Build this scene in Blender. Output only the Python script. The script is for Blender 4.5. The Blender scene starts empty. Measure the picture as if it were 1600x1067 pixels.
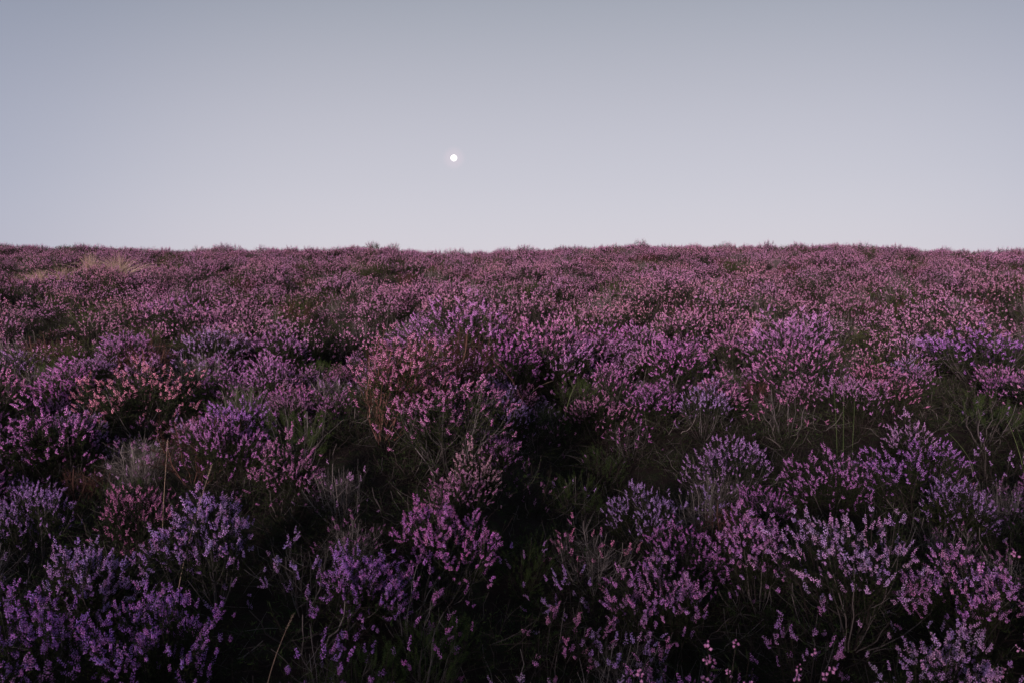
import bpy, math, random
import numpy as np
from mathutils import Matrix, Vector, Euler

random.seed(7)
RNG = np.random.default_rng(11)
scene = bpy.context.scene
COL = scene.collection
R = math.radians

# ------------------------------------------------------------------ camera
LENS = 28.0
FPX = 1600 * LENS / 36.0            # focal length in pixels of a 1600 px wide picture
EYE = 1.60
PITCH = R(-3.85)
cam_data = bpy.data.cameras.new('camera')
cam = bpy.data.objects.new('camera', cam_data)
COL.objects.link(cam)
scene.camera = cam
cam_data.lens = LENS
cam_data.sensor_width = 36.0
cam_data.clip_start = 0.05
cam_data.clip_end = 6000.0
cam.location = (0.0, 0.0, EYE)
cam.rotation_euler = (R(90) + PITCH, 0.0, 0.0)
cam_data.dof.use_dof = True
cam_data.dof.focus_distance = 6.0
cam_data.dof.aperture_fstop = 8.0

# ------------------------------------------------------------------ sky and light
MOON_AZ = math.atan((710.5 - 800) / FPX)
MOON_EL = PITCH + math.atan((533.5 - 248) / FPX)
MOON_DIR = Vector((math.sin(MOON_AZ) * math.cos(MOON_EL), math.cos(MOON_AZ) * math.cos(MOON_EL), math.sin(MOON_EL)))
SUN_EL = R(10.0)
SUN_AZ = R(202.0)                   # afterglow behind the camera, a little to the left

world = bpy.data.worlds.new('World')
scene.world = world
world.use_nodes = True
wt = world.node_tree
wn, wl = wt.nodes, wt.links
bg = wn['Background']
sky = wn.new('ShaderNodeTexSky')
sky.sky_type = 'NISHITA'
sky.sun_disc = False
sky.sun_elevation = SUN_EL
sky.sun_rotation = SUN_AZ
sky.air_density = 1.0
sky.dust_density = 2.0
sky.ozone_density = 3.0
tc = wn.new('ShaderNodeTexCoord')
sep = wn.new('ShaderNodeSeparateXYZ')
wl.new(tc.outputs['Generated'], sep.inputs[0])
ramp = wn.new('ShaderNodeValToRGB')             # haze colour by height above the horizon
mr = wn.new('ShaderNodeMapRange')
mr.inputs['From Min'].default_value = 0.0
mr.inputs['From Max'].default_value = 0.5
wl.new(sep.outputs['Z'], mr.inputs['Value'])
wl.new(mr.outputs[0], ramp.inputs[0])
def lin(r, g, b):
    f = lambda c: c / 12.92 if c <= 0.04045 else ((c + 0.055) / 1.055) ** 2.4
    return (f(r / 255), f(g / 255), f(b / 255), 1.0)
cr = ramp.color_ramp
cr.interpolation = 'B_SPLINE'
cr.elements[0].position = 0.0
cr.elements[0].color = lin(223, 215, 224)
cr.elements[1].position = 1.0
cr.elements[1].color = lin(136, 142, 154)
for p, c in ((0.10, (215, 210, 220)), (0.26, (205, 202, 212)), (0.46, (191, 189, 199)), (0.68, (165, 168, 178)), ):
    e = cr.elements.new(p)
    e.color = lin(*c)
# the haze is brightest round the point opposite the sun and fades evenly away from it
dot = wn.new('ShaderNodeVectorMath'); dot.operation = 'DOT_PRODUCT'
wl.new(tc.outputs['Generated'], dot.inputs[0])
dot.inputs[1].default_value = Vector((math.sin(R(5)), math.cos(R(5)), 0.0)).normalized()
mr2 = wn.new('ShaderNodeMapRange')
mr2.interpolation_type = 'SMOOTHERSTEP'
mr2.inputs['From Min'].default_value = 0.70
mr2.inputs['From Max'].default_value = 1.0
wl.new(dot.outputs['Value'], mr2.inputs['Value'])
tint = wn.new('ShaderNodeMix'); tint.data_type = 'RGBA'
tint.inputs['A'].default_value = (0.69, 0.735, 0.82, 1)
tint.inputs['B'].default_value = (1.0, 1.0, 1.0, 1)
wl.new(mr2.outputs[0], tint.inputs['Factor'])
mul = wn.new('ShaderNodeMix'); mul.data_type = 'RGBA'; mul.blend_type = 'MULTIPLY'
mul.inputs['Factor'].default_value = 1.0
wl.new(ramp.outputs[0], mul.inputs['A'])
wl.new(tint.outputs['Result'], mul.inputs['B'])
# small aureole of thin air round the moon
dotm = wn.new('ShaderNodeVectorMath'); dotm.operation = 'DOT_PRODUCT'
nrm = wn.new('ShaderNodeVectorMath'); nrm.operation = 'NORMALIZE'
wl.new(tc.outputs['Generated'], nrm.inputs[0])
wl.new(nrm.outputs[0], dotm.inputs[0])
dotm.inputs[1].default_value = MOON_DIR
mr3 = wn.new('ShaderNodeMapRange')
mr3.interpolation_type = 'SMOOTHSTEP'
mr3.inputs['From Min'].default_value = math.cos(19.0 / FPX)
mr3.inputs['From Max'].default_value = math.cos(1.0 / FPX)
wl.new(dotm.outputs['Value'], mr3.inputs['Value'])
aur = wn.new('ShaderNodeMix'); aur.data_type = 'RGBA'; aur.blend_type = 'ADD'
aur.inputs['B'].default_value = (0.07, 0.028, 0.03, 1)
wl.new(mr3.outputs[0], aur.inputs['Factor'])
wl.new(mul.outputs['Result'], aur.inputs['A'])
# physical sky at low strength, under the haze
skm = wn.new('ShaderNodeVectorMath'); skm.operation = 'SCALE'
skm.inputs['Scale'].default_value = 0.10
wl.new(sky.outputs[0], skm.inputs[0])
mixs = wn.new('ShaderNodeMix'); mixs.data_type = 'RGBA'
mixs.inputs['Factor'].default_value = 0.88
wl.new(skm.outputs[0], mixs.inputs['A'])
wl.new(aur.outputs['Result'], mixs.inputs['B'])
wl.new(mixs.outputs['Result'], bg.inputs['Color'])
bg.inputs['Strength'].default_value = 0.735

sun_data = bpy.data.lights.new('sun', 'SUN')
sun_data.energy = 5.0
sun_data.angle = R(7)
sun_data.color = (1.0, 0.80, 0.78)
sun = bpy.data.objects.new('sun', sun_data)
COL.objects.link(sun)
sd = Vector((math.sin(SUN_AZ) * math.cos(SUN_EL), math.cos(SUN_AZ) * math.cos(SUN_EL), math.sin(SUN_EL)))
sun.rotation_euler = sd.to_track_quat('Z', 'Y').to_euler()

scene.view_settings.view_transform = 'Standard'
scene.view_settings.look = 'None'
scene.view_settings.exposure = 0.52
scene.view_settings.gamma = 1.0
scene.view_settings.use_curve_mapping = False

# ------------------------------------------------------------------ helpers
def smooth_noise(x, y, seed, wl_):
    g = np.random.default_rng(seed)
    out = 0.0
    for k in range(7):
        a = g.uniform(0, 2 * math.pi); w = 2 * math.pi / (wl_ * g.uniform(0.7, 1.5)); p = g.uniform(0, 6.28)
        out = out + np.sin((x * math.cos(a) + y * math.sin(a)) * w + p)
    return out / 2.6

def ground_height(x, y):
    x = np.asarray(x, float); y = np.asarray(y, float)
    slope = 0.0745
    t = np.maximum(y - 34.0, 0.0)
    h = np.where(y > 0, slope * np.minimum(y, 34.0), 0.0)
    h = h + 3.5 * np.exp(-((y + 14.0) / 6.0) ** 2) - 0.9 * np.clip((-y - 17.0) / 40.0, 0, 4)   # unseen rise behind the camera, added to shade the foreground
    fall = slope * t - 0.0024 * t * t
    tail = slope * 40 - 0.0024 * 1600 - 0.126 * (t - 40)
    h = h + np.where(t < 40, fall, np.maximum(tail, -14.0))
    g = lambda cx, cy, sx, sy, a: a * np.exp(-((x - cx) / sx) ** 2 - ((y - cy) / sy) ** 2)
    h = h + g(11.0, 47, 9.0, 14, 0.38) + g(-2.9, 47, 3.0, 14, -0.16) + g(-27, 40, 8, 10, 0.20) + g(-7.4, 45, 1.8, 6, 0.36) + g(-16, 46, 6, 12, 0.10)
    near = np.exp(-(np.hypot(x, y) / 90.0) ** 2)
    h = h + near * (0.085 * smooth_noise(x, y, 3, 4.0) + 0.10 * smooth_noise(x, y, 4, 9.0))
    # hollow that runs away from the camera, and the one on the right
    h = h + g(0.18, 2.9, 0.45, 1.2, -0.20) + g(0.52, 5.3, 0.6, 1.2, -0.25) + g(2.9, 5.4, 1.0, 0.9, -0.24)
    h = h + g(-1.8, 4.6, 1.2, 1.2, 0.07) + g(1.7, 3.0, 0.75, 0.6, 0.10) + g(-0.8, 5.4, 0.6, 0.8, 0.22) + g(-0.35, 4.4, 0.4, 0.5, 0.12)
    h = h + g(0.0, 0.0, 0.9, 0.9, -0.05)
    return h

CP, SP = math.cos(PITCH), math.sin(PITCH)
def project(x, y, z):
    dz = z - EYE
    depth = y * CP + dz * SP
    up = -y * SP + dz * CP
    return 800 + FPX * x / depth, 533.5 - FPX * up / depth

def locate(u, v, h):
    """ground point whose spot h metres above ground lies on the sight line (u, v)"""
    a = (u - 800) / FPX; b = (533.5 - v) / FPX
    d = np.array([a, CP - b * SP, SP + b * CP])
    t = np.arange(0.5, 60, 0.004)
    X = d[0] * t; Y = d[1] * t; Z = EYE + d[2] * t
    hit = np.nonzero(Z < ground_height(X, Y) + h)[0]
    i = hit[0] if len(hit) else len(t) - 1
    return float(X[i]), float(Y[i])

def mesh_from(name, verts, tris, mats, matidx=None, tint=None, smooth=True):
    me = bpy.data.meshes.new(name)
    nv, nt = len(verts), len(tris)
    me.vertices.add(nv); me.vertices.foreach_set('co', np.asarray(verts, np.float32).ravel())
    me.loops.add(nt * 3); me.loops.foreach_set('vertex_index', np.asarray(tris, np.int32).ravel())
    me.polygons.add(nt)
    me.polygons.foreach_set('loop_start', np.arange(0, nt * 3, 3, dtype=np.int32))
    me.polygons.foreach_set('loop_total', np.full(nt, 3, np.int32))
    if smooth: me.polygons.foreach_set('use_smooth', np.ones(nt, bool))
    for m in mats: me.materials.append(m)
    if matidx is not None: me.polygons.foreach_set('material_index', np.asarray(matidx, np.int32))
    if tint is not None:
        at = me.attributes.new('tint', 'FLOAT', 'POINT')
        at.data.foreach_set('value', np.asarray(tint, np.float32))
    me.update(calc_edges=True)
    me.validate()
    return me

class Soup:
    """triangles with a per-vertex tint, collected with numpy"""
    def __init__(s): s.v = []; s.t = []; s.c = []; s.m = []; s.n = 0
    def add(s, v, t, c=None, m=0):
        v = np.asarray(v, float).reshape(-1, 3); t = np.asarray(t, int).reshape(-1, 3)
        s.v.append(v); s.t.append(t + s.n); s.n += len(v)
        s.c.append(np.full(len(v), 0.5) if c is None else np.asarray(c, float)); s.m.append(np.full(len(t), m))
    def arrays(s):
        return np.concatenate(s.v), np.concatenate(s.t), np.concatenate(s.c), np.concatenate(s.m)
    def build(s, name, mats, smooth=True):
        v, t, c, m = s.arrays()
        return mesh_from(name, v, t, mats, m, c, smooth)

def frames(dirs):
    """rotation matrices (k,3,3) that take +Z to dirs, with a random spin"""
    d = dirs / np.linalg.norm(dirs, axis=1)[:, None]
    ref = np.where(np.abs(d[:, 2:3]) < 0.9, np.array([[0, 0, 1.0]]), np.array([[1.0, 0, 0]]))
    a = np.cross(ref, d); a /= np.linalg.norm(a, axis=1)[:, None]
    b = np.cross(d, a)
    sp = RNG.uniform(0, 2 * math.pi, len(d))[:, None]
    a2 = a * np.cos(sp) + b * np.sin(sp)
    b2 = np.cross(d, a2)
    return np.stack([a2, b2, d], axis=2)

def stamp(soup, tv, tt, pos, dirs, scale, tint, m=0, tmpl_tint=None):
    """stamp a template (along +Z) at many places"""
    k, n = len(pos), len(tv)
    F = frames(np.asarray(dirs, float))
    scale = np.asarray(scale, float)
    if scale.ndim == 1: scale = np.repeat(scale[:, None], 3, 1)
    loc = tv[None] * scale[:, None, :]
    v = np.einsum('kij,knj->kni', F, loc) + np.asarray(pos)[:, None, :]
    t = tt[None] + (np.arange(k) * n)[:, None, None]
    c = np.repeat(np.asarray(tint, float)[:, None], n, 1)
    if tmpl_tint is not None: c = np.clip(c + tmpl_tint[None], 0, 1)
    soup.add(v.reshape(-1, 3), t.reshape(-1, 3), c.ravel(), m)

def tubes(soup, curves, radii, sides=4, tint=None, m=0):
    """curves (k,n,3), radii (k,n)"""
    curves = np.asarray(curves, float); k, n = curves.shape[:2]
    tan = np.gradient(curves, axis=1); tan /= (np.linalg.norm(tan, axis=2)[..., None] + 1e-9)
    ref = np.array([0.31, 0.87, 0.38])
    a = np.cross(tan, ref); a /= (np.linalg.norm(a, axis=2)[..., None] + 1e-9)
    b = np.cross(tan, a)
    ang = np.arange(sides) / sides * 2 * math.pi
    ring = a[:, :, None] * np.cos(ang)[None, None, :, None] + b[:, :, None] * np.sin(ang)[None, None, :, None]
    v = curves[:, :, None] + ring * np.asarray(radii)[:, :, None, None]
    i = np.arange(n - 1)[:, None]; j = np.arange(sides)[None]
    p0 = i * sides + j; p1 = i * sides + (j + 1) % sides; q0 = p0 + sides; q1 = p1 + sides
    tt = np.concatenate([np.stack([p0, p1, q1], -1).reshape(-1, 3), np.stack([p0, q1, q0], -1).reshape(-1, 3)])
    t = tt[None] + (np.arange(k) * n * sides)[:, None, None]
    c = np.full(k, 0.5) if tint is None else np.asarray(tint)
    soup.add(v.reshape(-1, 3), t.reshape(-1, 3), np.repeat(c, n * sides), m)

def bezier(p0, p1, p2, n):
    t = np.linspace(0, 1, n)[None, :, None]
    return p0[:, None] * (1 - t) ** 2 + 2 * p1[:, None] * t * (1 - t) + p2[:, None] * t ** 2

# small templates, all along +Z
OCT_V = np.array([[0, 0, -.5], [.42, 0, .05], [0, .42, .05], [-.42, 0, .05], [0, -.42, .05], [0, 0, .5]])
OCT_T = np.array([[0, 2, 1], [0, 3, 2], [0, 4, 3], [0, 1, 4], [5, 1, 2], [5, 2, 3], [5, 3, 4], [5, 4, 1]])
LEAF_V = np.array([[0, 0, 0], [.5, 0, .4], [-.25, .43, .4], [-.25, -.43, .4], [0, 0, 1.0]])
LEAF_T = np.array([[0, 2, 1], [0, 3, 2], [0, 1, 3], [4, 1, 2], [4, 2, 3], [4, 3, 1]])

# ------------------------------------------------------------------ materials
def material(name):
    m = bpy.data.materials.new(name); m.use_nodes = True
    nt = m.node_tree
    p = nt.nodes['Principled BSDF']
    return m, nt, p

def ramp_node(nt, stops):
    r = nt.nodes.new('ShaderNodeValToRGB')
    e = r.color_ramp.elements
    e[0].position, e[0].color = stops[0][0], (*stops[0][1], 1)
    e[1].position, e[1].color = stops[-1][0], (*stops[-1][1], 1)
    for p, c in stops[1:-1]:
        q = e.new(p); q.color = (*c, 1)
    return r

def thin_leaf(nt, p, colour_socket, amount, rough=0.7, spec=0.15):
    """principled + translucent for petals and leaves"""
    p.inputs['Roughness'].default_value = rough
    p.inputs['Specular IOR Level'].default_value = spec
    nt.links.new(colour_socket, p.inputs['Base Color'])
    tr = nt.nodes.new('ShaderNodeBsdfTranslucent')
    nt.links.new(colour_socket, tr.inputs['Color'])
    mx = nt.nodes.new('ShaderNodeMixShader'); mx.inputs[0].default_value = amount
    nt.links.new(p.outputs[0], mx.inputs[1]); nt.links.new(tr.outputs[0], mx.inputs[2])
    nt.links.new(mx.outputs[0], nt.nodes['Material Output'].inputs['Surface'])

def flower_material(name, use_object_colour, stops=None):
    m, nt, p = material(name)
    at = nt.nodes.new('ShaderNodeAttribute'); at.attribute_name = 'tint'
    oi = nt.nodes.new('ShaderNodeObjectInfo')
    if use_object_colour:
        base = oi.outputs['Color']
    else:
        r = ramp_node(nt, stops); nt.links.new(oi.outputs['Random'], r.inputs[0]); base = r.outputs[0]
    # floret to floret: from a dull dark calyx to a pale petal
    val = nt.nodes.new('ShaderNodeMapRange')
    val.inputs['To Min'].default_value = 0.45; val.inputs['To Max'].default_value = 1.32
    nt.links.new(at.outputs['Fac'], val.inputs['Value'])
    hsv = nt.nodes.new('ShaderNodeHueSaturation')
    sat = nt.nodes.new('ShaderNodeMapRange')
    sat.inputs['To Min'].default_value = 1.15; sat.inputs['To Max'].default_value = 0.84
    nt.links.new(at.outputs['Fac'], sat.inputs['Value'])
    nt.links.new(sat.outputs[0], hsv.inputs['Saturation'])
    nt.links.new(val.outputs[0], hsv.inputs['Value'])
    nt.links.new(base, hsv.inputs['Color'])
    thin_leaf(nt, p, hsv.outputs[0], 0.32)
    return m

def tinted_material(name, stops, trans=0.0, rough=0.75, jitter=0.25, spec=0.15):
    """colour from the tint of each piece, a little shift from one bush to the next"""
    m, nt, p = material(name)
    at = nt.nodes.new('ShaderNodeAttribute'); at.attribute_name = 'tint'
    oi = nt.nodes.new('ShaderNodeObjectInfo')
    add = nt.nodes.new('ShaderNodeMath'); add.operation = 'MULTIPLY_ADD'
    sub = nt.nodes.new('ShaderNodeMath'); sub.operation = 'SUBTRACT'; sub.inputs[1].default_value = 0.5
    nt.links.new(oi.outputs['Random'], sub.inputs[0])
    nt.links.new(sub.outputs[0], add.inputs[0]); add.inputs[1].default_value = jitter
    nt.links.new(at.outputs['Fac'], add.inputs[2])
    r = ramp_node(nt, stops); nt.links.new(add.outputs[0], r.inputs[0])
    if trans > 0: thin_leaf(nt, p, r.outputs[0], trans, rough, spec)
    else:
        p.inputs['Roughness'].default_value = rough; p.inputs['Specular IOR Level'].default_value = spec
        nt.links.new(r.outputs[0], p.inputs['Base Color'])
    return m

M_FLOWER = flower_material('heather_petals', True)
M_FAR = flower_material('heather_petals_far', False, [(0.0, (.68, .26, .55)), (0.3, (.76, .33, .62)), (0.55, (.66, .29, .62)), (0.78, (.77, .33, .53)), (1.0, (.58, .24, .48))])
M_LEAF = tinted_material('heather_leaves', [(0, (.006, .010, .005)), (.4, (.016, .024, .009)), (.75, (.036, .050, .015)), (1, (.075, .078, .027))], 0.25)
M_GREEN = tinted_material('fresh_heather_leaves', [(0, (.014, .027, .010)), (.5, (.042, .072, .022)), (1, (.095, .135, .038))], 0.3)
M_OLIVE = tinted_material('olive_heather_leaves', [(0, (.022, .030, .010)), (.5, (.062, .078, .024)), (1, (.125, .132, .048))], 0.3)
M_RUSSET = tinted_material('russet_stems', [(0, (.04, .017, .016)), (.5, (.10, .042, .038)), (1, (.22, .11, .10))], 0.0, 0.8)
M_RUST = tinted_material('withered_heather_leaves', [(0, (.02, .009, .007)), (.5, (.048, .020, .014)), (1, (.10, .042, .028))], 0.2)
M_GREYLEAF = tinted_material('grey_heather_leaves', [(0, (.02, .02, .018)), (.5, (.06, .052, .05)), (1, (.13, .11, .11))], 0.2)
M_STEM = tinted_material('woody_stems', [(0, (.012, .008, .007)), (.6, (.026, .019, .018)), (.85, (.055, .044, .043)), (1, (.17, .145, .145))], 0.0, 0.85)
M_PALE = tinted_material('bleached_stems', [(0, (.035, .028, .028)), (.5, (.095, .080, .080)), (1, (.26, .225, .22))], 0.0, 0.85)
M_OLDWOOD = tinted_material('old_grey_wood', [(0, (.016, .012, .012)), (.5, (.046, .038, .038)), (1, (.16, .14, .145))], 0.0, 0.85)
M_RED = tinted_material('reddish_stems', [(0, (.022, .010, .009)), (.5, (.055, .026, .023)), (1, (.13, .065, .055))], 0.0, 0.8)
M_STRAW = tinted_material('straw_grass', [(0, (.28, .18, .14)), (.5, (.44, .32, .25)), (1, (.62, .49, .40))], 0.3, 0.6)
M_BLADE = tinted_material('green_grass', [(0, (.04, .07, .02)), (.5, (.085, .14, .045)), (1, (.17, .22, .09))], 0.3, 0.55)

# ground: dark peat with moss and litter
M_GROUND, gnt, gp = material('peat_and_moss')
gtc = gnt.nodes.new('ShaderNodeTexCoord')
gn1 = gnt.nodes.new('ShaderNodeTexNoise'); gn1.inputs['Scale'].default_value = 9.0; gn1.inputs['Detail'].default_value = 8
gnt.links.new(gtc.outputs['Object'], gn1.inputs['Vector'])
gr = ramp_node(gnt, [(0.3, (.010, .007, .006)), (0.5, (.015, .010, .009)), (0.62, (.014, .017, .008)), (0.75, (.030, .022, .018))])
gnt.links.new(gn1.outputs['Fac'], gr.inputs[0])
gnt.links.new(gr.outputs[0], gp.inputs['Base Color'])
gp.inputs['Roughness'].default_value = 0.95; gp.inputs['Specular IOR Level'].default_value = 0.1
gn2 = gnt.nodes.new('ShaderNodeTexNoise'); gn2.inputs['Scale'].default_value = 60; gn2.inputs['Detail'].default_value = 6
gnt.links.new(gtc.outputs['Object'], gn2.inputs['Vector'])
gb = gnt.nodes.new('ShaderNodeBump'); gb.inputs['Strength'].default_value = 0.8; gb.inputs['Distance'].default_value = 0.02
gnt.links.new(gn2.outputs['Fac'], gb.inputs['Height']); gnt.links.new(gb.outputs[0], gp.inputs['Normal'])

# ------------------------------------------------------------------ ground
def axis(n, far):
    s = np.linspace(-1, 1, n)
    return np.sinh(s * 6.2) / math.sinh(6.2) * far
ax = axis(261, 1800.0); ay = axis(261, 1800.0) + 6.0
GX, GY = np.meshgrid(ax, ay)
GZ = ground_height(GX, GY)
n = len(ax)
idx = np.arange(n * n).reshape(n, n)
q = [idx[:-1, :-1].ravel(), idx[:-1, 1:].ravel(), idx[1:, 1:].ravel(), idx[1:, :-1].ravel()]
gt = np.concatenate([np.stack([q[0], q[1], q[2]], 1), np.stack([q[0], q[2], q[3]], 1)])
ground = bpy.data.objects.new('ground', mesh_from('ground', np.stack([GX.ravel(), GY.ravel(), GZ.ravel()], 1), gt, [M_GROUND]))
COL.objects.link(ground)
ground['kind'] = 'structure'

# ------------------------------------------------------------------ flower spikes
def make_spike(seed, nfl, length, rad=0.0046, fl=0.0058, bare=0.0, tip=True):
    """a heather spike along +Z: florets crowded round a thin stem, budding tip"""
    g = np.random.default_rng(seed)
    s = Soup()
    z = np.linspace(0.10, 0.95, nfl) * length + g.normal(0, 0.0015, nfl)
    ph = np.arange(nfl) * 2.4 + g.uniform(-0.5, 0.5, nfl)
    taper = np.clip(1.15 - 0.55 * (z / length) ** 2, 0.4, 1.1)
    side = 0.25 * rad * np.array([math.cos(seed), math.sin(seed)])
    pos = np.stack([np.cos(ph) * rad * taper + side[0], np.sin(ph) * rad * taper + side[1], z], 1)
    d = np.stack([np.cos(ph), np.sin(ph), g.uniform(-0.5, 0.5, nfl)], 1)
    sz = fl * g.uniform(0.75, 1.15, nfl) * (0.55 + 0.45 * taper)
    tint = np.clip(0.74 - 0.30 * (z / length) ** 2 + g.normal(0, 0.20, nfl), 0.02, 1)
    stamp(s, OCT_V, OCT_T, pos, d, np.stack([sz * 1.05, sz * 1.05, sz * 1.1], 1), tint, 0, np.array([-.25, -.06, -.06, -.06, -.06, .12]))
    tubes(s, np.array([[[0, 0, -0.012], [0, 0, length * .5], [0, 0, length * 1.04]]]), np.array([[.0009, .0008, .0005]]), 3, [0.4], 1)
    if tip:
        k = 6
        a = np.arange(k) * 1.05
        pos = np.stack([np.cos(a) * .001, np.sin(a) * .001, np.linspace(.93, 1.05, k) * length], 1)
        d = np.stack([np.cos(a) * .5, np.sin(a) * .5, np.ones(k)], 1)
        stamp(s, LEAF_V, LEAF_T, pos, d, np.tile([.0018, .0018, .006], (k, 1)), g.uniform(.4, .9, k), 1)
    return s

def make_spray(seed, nspk, length, nfl, rad, fl, tip=True):
    """a flowering sprig: one bent spike with shorter side spikes below it"""
    g = np.random.default_rng(seed); s = Soup()
    for k in range(nspk):
        L = length * (1.0 if k == 0 else g.uniform(.4, .8))
        sp = make_spike(seed * 31 + k, max(4, int(nfl * L / length * g.uniform(.7, 1.1))), L, rad * g.uniform(.8, 1.1), fl, tip=tip)
        v, t, c, m = sp.arrays()
        v = v.copy()
        cu = g.uniform(-1, 1, 2) * (6.0 if k == 0 else 9.0)
        v[:, 0] += cu[0] * v[:, 2] ** 2 ; v[:, 1] += cu[1] * v[:, 2] ** 2
        if k:
            a = g.uniform(0, 6.28); tl = g.uniform(.18, .50)
            d = Vector((math.cos(a) * math.sin(tl), math.sin(a) * math.sin(tl), math.cos(tl)))
            Mx = np.array(d.to_track_quat('Z', 'Y').to_matrix())
            v = v @ Mx.T + np.array([0, 0, g.uniform(-.55, .10) * length]) + np.array([math.cos(a), math.sin(a), 0]) * .003
        s.v.append(v); s.t.append(t + s.n); s.n += len(v)
        s.c.append(np.clip(c + g.normal(0, .08), 0, 1)); s.m.append(m)
    return s

SPRAYS = [make_spray(20 + i, (3, 2, 3, 2, 3, 1, 3, 2)[i], (.033, .027, .039, .030, .023, .045, .028, .035)[i], (18, 15, 20, 16, 13, 22, 15, 18)[i], .0030, .0049) for i in range(8)]
SPRAY_MESH = [s.build('flower_sprig', [M_FLOWER, M_LEAF]) for s in SPRAYS]
MIDSPIKES = [make_spray(50 + i, (3, 2, 2, 3)[i], (.028, .021, .033, .018)[i], (10, 8, 11, 7)[i], .0033, .0060, tip=False) for i in range(4)]
FARSPIKES = [make_spike(70 + i, (5, 4, 6)[i], (.019, .014, .023)[i], .0050, .0084, tip=False) for i in range(3)]

def leafy_brush(seed, length=0.07, nl=30, w=.0022):
    """an upright green shoot, densely set with short leaves"""
    g = np.random.default_rng(seed); s = Soup()
    z = np.linspace(0.02, 1, nl) * length; a = np.arange(nl) * 2.4
    d = np.stack([np.cos(a), np.sin(a), np.full(nl, .9)], 1)
    pos = np.stack([np.cos(a) * .001, np.sin(a) * .001, z], 1)
    L = g.uniform(.009, .014, nl)
    stamp(s, LEAF_V, LEAF_T, pos, d, np.stack([np.full(nl, w), np.full(nl, w), L], 1), g.uniform(.2, 1, nl))
    v, t, c, m = s.arrays()
    return v, t, c
BRUSH = [leafy_brush(5), leafy_brush(6, .055, 24), leafy_brush(7, .085, 34)]

# ------------------------------------------------------------------ bush skeletons
def skeleton(seed, rad, height, nmain, tips, clump=0.075, flat=0.35, lean=(0, 0), wob=0.02):
    g = np.random.default_rng(seed)
    k = nmain
    ph = np.arange(k) * 2.399 + g.uniform(-.4, .4, k)
    rho = rad * np.sqrt((np.arange(k) + .5) / k) * g.uniform(.85, 1.1, k)
    rho *= 0.92
    head = np.stack([rho * np.cos(ph) + lean[0], rho * np.sin(ph) + lean[1],
                     height * (1 - flat * (rho / rad) ** 2) * g.uniform(.70, 1.06, k)], 1)
    base = np.stack([.10 * rho * np.cos(ph), .10 * rho * np.sin(ph), np.full(k, -.03)], 1)
    mid = base + (head - base) * np.array([.70, .70, .33]) + g.normal(0, wob, (k, 3))
    mains = bezier(base, mid, head, 7)
    mains[:, 1:-1] += g.normal(0, .006, (k, 5, 3))
    B0, B1, B2, TD, GR = [], [], [], [], []
    for i in range(k):
        nt = max(2, int(tips * g.uniform(.7, 1.35)))
        off = g.normal(0, 1, (nt, 3)) * np.array([clump, clump, .034])
        out = np.array([math.cos(ph[i]), math.sin(ph[i]), 0]) * (rho[i] / rad)
        tip = head[i] + off
        tip[:, 2] -= 1.6 * np.sum(off[:, :2] ** 2, 1) / max(clump, .01) * .35
        tip[:, 2] = np.maximum(tip[:, 2], .04)
        st = mains[i][g.integers(3, 6, nt)]
        c1 = st + (tip - st) * np.array([.75, .75, .35])
        B0.append(st); B1.append(c1); B2.append(tip)
        TD.append(np.array([0, 0, 1.0]) + out * .7 + off * np.array([6.0, 6.0, 0]) + g.normal(0, .24, (nt, 3)))
        GR.append(np.full(nt, i))
    B0, B1, B2, TD = map(np.concatenate, (B0, B1, B2, TD))
    br = bezier(B0, B1, B2, 5)
    return dict(mains=mains, branches=br, tips=B2, dirs=TD / np.linalg.norm(TD, axis=1)[:, None], g=g, grp=np.concatenate(GR))

def stem_soup(sk, thick=1.0, extra=0, sides=4):
    g = sk['g']; s = Soup()
    k = len(sk['mains'])
    r0 = np.linspace(.0036, .0016, 7)[None] * thick * g.uniform(.8, 1.3, (k, 1))
    tubes(s, sk['mains'], r0, sides, g.uniform(.2, 1, k))
    b = len(sk['branches'])
    tubes(s, sk['branches'], np.linspace(.0014, .0007, 5)[None] * thick * g.uniform(.8, 1.2, (b, 1)), 3, g.uniform(.1, .9, b))
    if extra:   # dead side twigs low on the bush
        i = g.integers(0, k, extra); j = g.integers(2, 6, extra)
        p = sk['mains'][i, j]
        d = g.normal(0, 1, (extra, 3)); d[:, 2] = np.abs(d[:, 2]) * .8 + .2; d[:, :2] += p[:, :2] * 3
        d /= np.linalg.norm(d, axis=1)[:, None]
        L = g.uniform(.05, .16, (extra, 1))
        c = bezier(p, p + d * L * .5 + g.normal(0, .012, (extra, 3)), p + d * L + np.array([0, 0, .02]), 4)
        tubes(s, c, np.linspace(.0013, .0006, 4)[None] * thick * np.ones((extra, 1)), 3, g.uniform(.4, 1, extra))
    return s

def leaf_soup(sk, per=14, size=1.0, lo=.25, green_tips=0.0, s=None, m=0):
    g = sk['g']; s = s or Soup()
    b = len(sk['branches'])
    for _ in range(per):
        t = g.uniform(lo, 1.0, b) * 3.999
        i = t.astype(int); f = (t - i)[:, None]
        p = sk['branches'][np.arange(b), i] * (1 - f) + sk['branches'][np.arange(b), i + 1] * f
        d = sk['dirs'] * .9 + g.normal(0, .55, (b, 3))
        L = g.uniform(.013, .030, b) * size
        w = g.uniform(.0022, .0036, b) * size
        stamp(s, LEAF_V, LEAF_T, p, d, np.stack([w, w, L], 1), np.clip(g.normal(.42, .2, b), 0, 1), m)
    return s

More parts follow.
